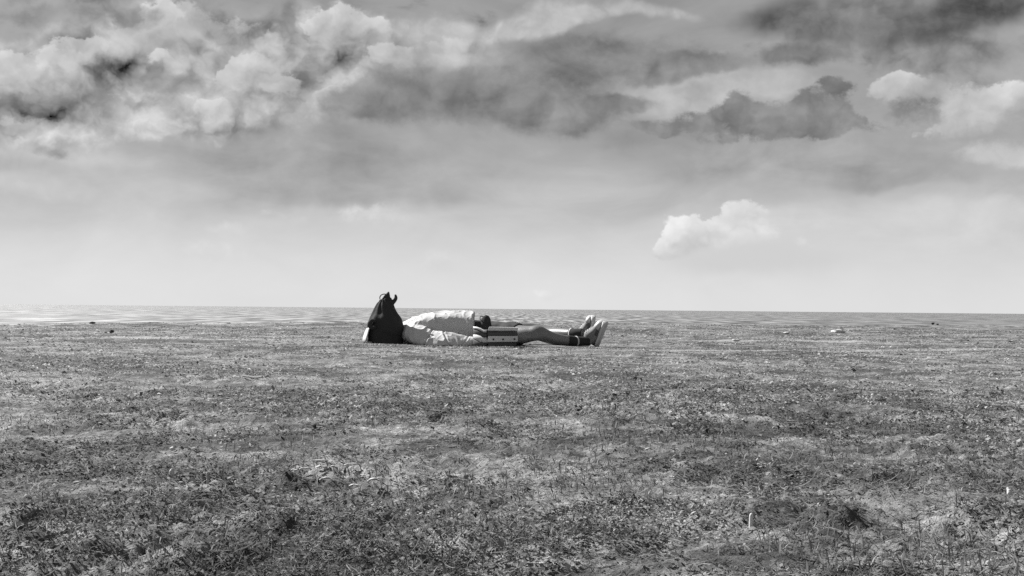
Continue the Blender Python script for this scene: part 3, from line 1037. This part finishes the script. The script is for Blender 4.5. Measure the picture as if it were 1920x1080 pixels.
        for sg in (-1, 1):                                # dark side panels
            V, F, b0 = [], [], 0
            for i_, s in enumerate((0.44, 0.50, 0.56, 0.62, 0.68)):
                w_ = np.interp(s, [p_[0] for p_ in prof], [p_[1] for p_ in prof]) + 0.002
                for h_ in (0.012, 0.026, 0.040 - i_ * 0.001):
                    V.append(pt(s + h_ * 1.2, sg * w_ * (1.0 if h_ < 0.03 else 0.95), h_))
            for i_ in range(4):
                for j in range(2):
                    a_ = b0 + i_ * 3 + j
                    F.append((a_, a_ + 3, a_ + 4, a_ + 1))
            pn = mesh_obj('side_panel', V, F, m_panel, up_)
            sol = pn.modifiers.new('s', 'SOLIDIFY')
            sol.thickness = 0.002
        V, F = [], []                                     # laces over the instep
        for s in (0.36, 0.43, 0.50, 0.57):
            h_ = np.interp(s, [p_[0] for p_ in prof], [p_[2] for p_ in prof])
            w_ = 0.022
            a_, b_ = loft([(pt(s, -w_, h_ - 0.006), 0.003, 0.003), (pt(s, 0, h_ + 0.004), 0.003, 0.003), (pt(s, w_, h_ - 0.006), 0.003, 0.003)], 6, 3, up=L, base=len(V))
            V += a_
            F += b_
        mesh_obj('laces', V, F, m_rubber, up_)
        return up_
    shoe(A(1118, 647.5, 8.87), A(1134.5, 604.5, 8.77), Vector((-1.0, 0.45, 0.1)), 1.22)
    shoe(A(1107, 634, 8.965), A(1112, 592.5, 8.93), Vector((-1.0, 0.15, 0.0)))
    return body


build_person()

# ------------------------------------------------------------------ black sack standing before the head
m_sack = simple_mat('black_cloth', 0.042, 0.9, 0.15, 0.25, 25, 0.003, 45)
m_lining = simple_mat('pale_lining', 0.42, 0.85, 0.2, 0.1, 30, 0.001, 80)
SY = 8.76


def build_sack():
    rows = [(643, 688, 756), (636, 690, 754.5), (628, 688.5, 753), (619, 688.5, 756), (611, 688.5, 757), (603, 690.5, 755), (595, 693.5, 751), (587, 697.5, 747), (579, 702, 743.5), (571, 706.5, 740), (565, 711, 736), (560.5, 711.5, 734)]
    st = []
    for y, l, r_ in rows:
        p, q = A(l, y, SY), A(r_, y, SY)
        hw = (q - p).length / 2
        st.append(((p + q) / 2, hw, hw * (0.78 if y > 590 else 0.66)))
    pc = [loft(st, 36, 3, up=Vector((0, 1, 0)))]
    # two twisted ends of the neck
    pc.append(loft([(A(723.5, 566, SY), 0.036, 0.024), (A(725, 560, SY), 0.027, 0.018), (A(727, 554, SY), 0.019, 0.014), (A(729, 546.5, SY), 0.007, 0.006)], 14, 5, up=Vector((0, 1, 0))))
    pc.append(loft([(A(730, 571, SY), 0.024, 0.022), (A(736.5, 568, SY), 0.018, 0.016), (A(740.5, 563, SY), 0.016, 0.014), (A(742.3, 558, SY), 0.013, 0.011), (A(741, 552, SY), 0.006, 0.006)], 14, 5, up=Vector((0, 1, 0))))

    def folds(p, n):
        up_ = min(1, max(0, (p.z - 0.05) / 0.2))
        th = math.atan2(p.y - SY, p.x + 0.91)
        return 0.0025 * up_ * math.sin(th * 9 + p.z * 14 + 2 * mnoise.noise(p * 8)) + 0.007 * mnoise.noise(Vector((p.x * 16, p.y * 16, p.z * 9)))
    s = fuse('sack', pc, m_sack, None, 0.0036, 2, folds, None)
    tag(s, 'black cloth sack knotted at the top, standing upright beside the lying person', 'sack')
    tube('strap_loop', [A(712.5, 561, SY), A(712.3, 557, SY), A(714.5, 553.5, SY), A(718, 551.8, SY), A(722, 551.5, SY), A(725, 553, SY)], [0.0035] * 6, m_sack, s)
    tube('side_loop', [A(703, 602, SY - .10), A(697, 601.5, SY - .12), A(693.5, 605.5, SY - .125), A(693.5, 611, SY - .125), A(697.5, 614.5, SY - .12), A(704, 613.5, SY - .10)], [0.011, 0.013, 0.015, 0.015, 0.013, 0.011], m_sack, s)
    # pale lining flap spilling out at the left
    V, F = [], []
    path = [(702, 600), (697, 603.5), (693, 610), (689.5, 618), (687, 627), (684.5, 635), (683.5, 641.8)]
    nf = 7
    for i, (x, y) in enumerate(path):
        wd = min(1.0, 0.25 + i * 0.2)
        for j in range(nf):
            f = j / (nf - 1)
            p = A(x + 1.5, y, SY - 0.10) + Vector((-0.042 * f, 0.17 * f, 0.004 * math.sin(9 * f + i))) * wd
            V.append(p)
    for i in range(len(path) - 1):
        for j in range(nf - 1):
            a_ = i * nf + j
            F.append((a_, a_ + 1, a_ + nf + 1, a_ + nf))
    fl = mesh_obj('lining_flap', V, F, m_lining, s)
    fl['label'] = 'pale sunlit lining flap'
    sd = fl.modifiers.new('thickness', 'SOLIDIFY')
    sd.thickness = 0.006
    return s


build_sack()

# ------------------------------------------------------------------ striped bag at the hip
m_bpale = simple_mat('bag_pale_stripe', 0.60, 0.8, 0.25, 0.10, 50, 0.0006, 300)
m_bdark = simple_mat('bag_dark_stripe_and_shade', 0.085, 0.8, 0.25, 0.15, 50, 0.0006, 300)  # dark stripes, and the shadow built in under the bag
m_stud = simple_mat('dark_stud', 0.03, 0.4, 0.5, 0.1, 50, 0.0)


def build_bag():
    Yf = 8.46
    root = bpy.data.objects.new('striped_bag', None)
    root.location = A(930, 648, Yf + 0.05)
    C.objects.link(root)
    tag(root, 'small striped bag with three dark studs leaning against the hip of the lying person', 'bag')
    par = root

    def put(o):
        o.parent = par
        o.matrix_parent_inverse = Matrix.Translation(-root.location)
        return o

    def poly(pts, yf):
        return [A(x, y, yf) for x, y in pts]
    D_ = Vector((0, 0.085, 0))
    # stiff front half
    put(slab(poly([(917, 613), (971.5, 614.3), (971, 620), (913.5, 620)], Yf), D_, m_bpale, 'top_stripe'))
    put(slab(poly([(915, 620.6), (970, 620.6), (970, 622.2), (915, 622.2)], Yf + 0.006), D_ * 0.85, m_stud, 'zip', bevel=0.0008))
    put(slab(poly([(914, 622.8), (970.5, 622.8), (970.5, 629.6), (914, 629.6)], Yf + 0.002), D_ * 0.95, m_bdark, 'dark_stripe'))
    lo = put(slab(poly([(915, 630.1), (970.8, 630.1), (970.8, 641.0), (913.5, 641.4)], Yf - 0.003), D_, m_bpale, 'lower_stripe'))
    put(slab(poly([(914.5, 641.8), (969.5, 641.6), (968, 648.6), (916, 648.6)], Yf + 0.010), D_ * 0.8, m_bdark, 'base_shade'))  # shadow under the bag, built as a dark slab
    for x in (925.2, 943.2, 964.6):
        c = A(x, 635.8 if x > 950 else 636.3, Yf - 0.004)
        V, F = blob(c, (0.0068, 0.005, 0.0068), seg=12)
        put(mesh_obj('stud', V, F, m_stud))
    # slack half, sagging to the left
    def sag(pts_t, pts_b, mat, name, off=0.0):
        ys = [8.535, 8.505, 8.485, 8.48, 8.475]
        V, F = [], []
        n = len(pts_t)
        for (x, t), (x2, b_), yf in zip(pts_t, pts_b, ys):
            for k in range(5):
                f = k / 4
                bul = 0.010 * math.sin(math.pi * f)
                V.append(A(x + (x2 - x) * f, t + (b_ - t) * f, yf + off - bul))
            V.append(A(x2, b_, yf + off + 0.07))
            V.append(A(x, t, yf + off + 0.07))
        for i in range(n - 1):
            for k in range(7):
                q = (k + 1) % 7
                F.append((i * 7 + k, i * 7 + q, (i + 1) * 7 + q, (i + 1) * 7 + k))
        F.append(tuple(range(7))[::-1])
        F.append(tuple((n - 1) * 7 + k for k in range(7)))
        return put(mesh_obj(name, V, F, mat))
    xs = [887, 894, 901, 907, 912.6]
    ys1 = [612.0, 612.6, 615.0, 618.6, 618.0]
    ys2 = [616.4, 617.2, 620.0, 623.4, 623.2]
    ys3 = [627.2, 627.6, 629.8, 632.8, 632.4]
    ys4 = [634.0, 637.2, 640.2, 642.4, 642.4]
    ys5 = [647.5, 648.2, 648.4, 648.6, 648.6]
    z = lambda a_: list(zip(xs, a_))
    sag(z(ys1), z(ys2), m_bpale, 'slack_stripe_or_shade')
    sag(z([v + .3 for v in ys2]), z([v - .3 for v in ys3]), m_bdark, 'slack_stripe_or_shade', 0.004)
    sag(z(ys3), z(ys4), m_bpale, 'slack_stripe_or_shade', -0.002)
    sag(z([v + .3 for v in ys4]), z(ys5), m_bdark, 'slack_stripe_or_shade', 0.006)  # lowest dark band: the shadow under the slack half, built as cloth


build_bag()

# small black pouch on the hip
def build_pouch():
    Y = 8.77
    st = [(A(911, 619, Y), 0.040, 0.036), (A(911, 612, Y), 0.041, 0.037), (A(911.3, 604, Y), 0.036, 0.034), (A(911.5, 597, Y), 0.028, 0.027), (A(911.5, 592.5, Y), 0.017, 0.016), (A(911.5, 590.8, Y), 0.003, 0.003)]
    o = fuse('pouch', [loft(st, 24, 4, up=Vector((0, 1, 0)))], m_sack, None, 0.005, 2, lambda p, n: 0.004 * mnoise.noise(p * 28))
    tag(o, 'small black domed pouch resting on the dark shorts by the shirt hem', 'pouch')
    tube('cord', [A(905, 604, Y - .03), A(901, 600, Y - .02), A(900, 595.5, Y), A(902.5, 593, Y), A(907, 594, Y)], [0.0028] * 5, m_sack, o)


build_pouch()

# ------------------------------------------------------------------ small things lying on the field
m_stone_p = simple_mat('pale_stone', 0.46, 0.85, 0.2, 0.25, 60, 0.002, 120)
m_stone_d = simple_mat('dark_stone', 0.06, 0.85, 0.2, 0.3, 40, 0.002, 120)
m_dry = simple_mat('dry_leaf', 0.38, 0.8, 0.2, 0.25, 120, 0.0008, 400)
m_white = simple_mat('white_paper', 0.6, 0.7, 0.2, 0.05, 100, 0.0003, 400)
m_stick = simple_mat('grey_stick', 0.16, 0.85, 0.2, 0.4, 60, 0.001, 200)


def stone(px, py, wpx, hpx, mat, label, cat, group, seed, name='stone'):
    p = on_ground(px, py)
    s = p.y / FPX
    bm = bmesh.new()
    bmesh.ops.create_icosphere(bm, subdivisions=3, radius=1.0)
    for v in bm.verts:
        k = 1 + 0.35 * mnoise.noise(v.co * 1.3 + Vector((seed * 7.1, 0, 0))) + 0.15 * mnoise.noise(v.co * 3.1 + Vector((0, seed * 3.3, 0)))
        v.co = Vector((v.co.x * wpx * s * 0.5 * k, v.co.y * wpx * s * 0.42 * k, v.co.z * hpx * s * 0.75 * k))
    me = bpy.data.meshes.new(name)
    bm.to_mesh(me)
    bm.free()
    me.polygons.foreach_set('use_smooth', [True] * len(me.polygons))
    me.materials.append(mat)
    o = bpy.data.objects.new(name, me)
    o.location = p + Vector((0, 0, hpx * s * 0.45 + (0.004 if p.y > 6 else 0.006)))
    C.objects.link(o)
    tag(o, label, cat, group)
    return o


GS = 'stones strewn on the far grass'
stone(1572, 624, 24, 5, m_stone_p, 'wide flat white stone right of the sneakers, largest of the far pale stones', 'stone', GS, 1)
stone(1475, 626, 12, 3, m_stone_p, 'thin pale stone on the grass left of the wide flat white stone', 'stone', GS, 2)
stone(1380, 640, 13, 3, m_stone_p, 'small pale stone nearest the sneakers on the right', 'stone', GS, 3)
stone(1749, 608, 6, 3, m_stone_d, 'dark stone at far right near the sea, left one of a pair', 'stone', GS, 4)
stone(1758, 609, 5, 2, m_stone_d, 'dark stone at far right near the sea, right one of a pair', 'stone', GS, 5)
stone(173, 607, 12, 3, m_stone_d, 'dark stone on the grassy lip against the glittering sea', 'stone', GS, 7)
stone(209, 624, 9, 4, m_stone_d, 'dark stone at far left a little before the grassy lip', 'stone', GS, 8)

GL = 'pale litter among the near weeds'
stone(322, 899, 10, 10, m_stone_p, 'round white pebble left of the cluster of pale dry leaves', 'pebble', GL, 9, 'pebble')
stone(1893, 935, 10, 8, m_stone_p, 'small white pebble near the right edge of the foreground', 'pebble', GL, 12, 'pebble')
stone(323, 850, 9, 5, m_stone_p, 'small flat pebble up and left of the round white pebble', 'pebble', GL, 13, 'pebble')


def dry_leaf(px, py, wpx, hpx, yaw, tilt, label, mat=None):
    """a curled dry leaf : a cupped blade with a mid rib and thickness"""
    p = on_ground(px, py)
    s = p.y / FPX
    Lh, Wh = wpx * s * 0.5, wpx * s * 0.27
    nu, nv_ = 9, 7
    V, F = [], []
    for i in range(nu):
        u = -1 + 2 * i / (nu - 1)
        wid = max(0.05, (1 - abs(u) ** 2.2)) * (1 + 0.2 * math.sin(i * 2.1))
        for j in range(nv_):
            v = -1 + 2 * j / (nv_ - 1)
            zc = hpx * s * 0.6 * (0.9 * (1 - u * u) - 0.35 * v * v + 0.12 * math.sin(5 * u + 3 * v + px))
            V.append((u * Lh, v * Wh * wid, zc))
    for i in range(nu - 1):
        for j in range(nv_ - 1):
            a_ = i * nv_ + j
            F.append((a_, a_ + nv_, a_ + nv_ + 1, a_ + 1))
    o = mesh_obj('dry_leaf', V, F, mat or m_dry)
    o.location = p + Vector((0, 0, 0.012))
    o.rotation_euler = (R(tilt), 0, R(yaw))
    so = o.modifiers.new('thickness', 'SOLIDIFY')
    so.thickness = 0.0009
    tag(o, label, 'leaf', 'pale dry leaves in the near weeds')
    return o


dry_leaf(600, 892, 22, 9, 5, -8, 'arched pale leaf, largest of the upper row in the leaf cluster')
dry_leaf(625, 891, 20, 7, -18, -10, 'pale leaf touching the right side of the arched leaf in the upper row')
dry_leaf(571, 893, 20, 5, 6, -6, 'flat pale leaf just left of the arched leaf in the upper row')
dry_leaf(552, 897, 18, 5, -28, -6, 'leftmost pale leaf of the upper row in the leaf cluster')
dry_leaf(598, 877, 34, 2, 4, -4, 'long thin pale leaf lying behind the arched leaf')
dry_leaf(660, 885, 30, 5, 16, -8, 'pale leaf at the upper right end of the leaf cluster')
dry_leaf(611, 914, 24, 9, 3, -12, 'pointed pale leaf alone below the arched leaf')
dry_leaf(664, 926, 20, 6, -4, -6, 'flat white leaf at the lower right of the leaf cluster', m_stone_p)
dry_leaf(699, 916, 24, 9, 30, -14, 'crumpled white leaf at the far right of the leaf cluster', m_stone_p)
dry_leaf(597, 942, 14, 4, 0, -6, 'small pale leaf lowest of the leaf cluster')
dry_leaf(1216, 855, 16, 5, 20, -8, 'small pale leaf in the middle distance right of centre')


def stub(px, py, top, wpx, lean, label, cat, mat, name):
    p = on_ground(px, py)
    s = p.y / FPX
    h = (py - top) * s
    q = p + Vector((lean * s, 0, h))
    V, F = loft([(p - Vector((0, 0, 0.006)), wpx * s * 0.45, wpx * s * 0.45), (p.lerp(q, 0.5), wpx * s * 0.5, wpx * s * 0.4), (q - (q - p) * 0.12, wpx * s * 0.46, wpx * s * 0.36), (q, wpx * s * 0.12, wpx * s * 0.10)], 12, 4, up=Vector((0, 1, 0)))
    o = mesh_obj(name, V, F, mat)
    tag(o, label, cat, 'upright stubs in the near weeds')
    return o


stub(1407, 986, 962, 7, 2, 'upright white stub standing in the weeds at lower right', 'stub', m_white, 'paper_stub')
stub(1217, 945, 922, 5, 1, 'slim pale stub standing between the centre and the upright white stub', 'stub', m_dry, 'dry_stub')
stub(390, 908, 886, 4, -2, 'thin pale stem stub standing left of the leaf cluster', 'stub', m_dry, 'dry_stub')
stub(1160, 955, 935, 4, 10, 'thin leaning pale stem left of the slim pale stub', 'stub', m_dry, 'dry_stub')
stub(310, 1032, 1018, 4, -9, 'leaning white stem stub low at the left', 'stub', m_dry, 'dry_stub')


def stick(x0, y0, x1, y1, wpx, label, mat):
    p, q = on_ground(x0, y0), on_ground(x1, y1)
    s = p.y / FPX
    pts = [p.lerp(q, t) for t in (0, 0.33, 0.66, 1)]
    for i, v in enumerate(pts):
        v.z = float(ground_z(v.x, v.y)) + 0.012 + 0.004 * math.sin(i * 2.2)
    o = tube('stick', pts, [wpx * s * k for k in (0.35, 0.5, 0.45, 0.3)], mat, None, 8, 4)
    tag(o, label, 'stick', 'dead sticks on the grass')


stick(455, 711, 492, 714, 4, 'short dark stick lying in front of and left of the sack', m_stick)
stick(1168, 742, 1285, 716, 3, 'long pale stick lying in the mid field in front of the sneakers', m_dry)
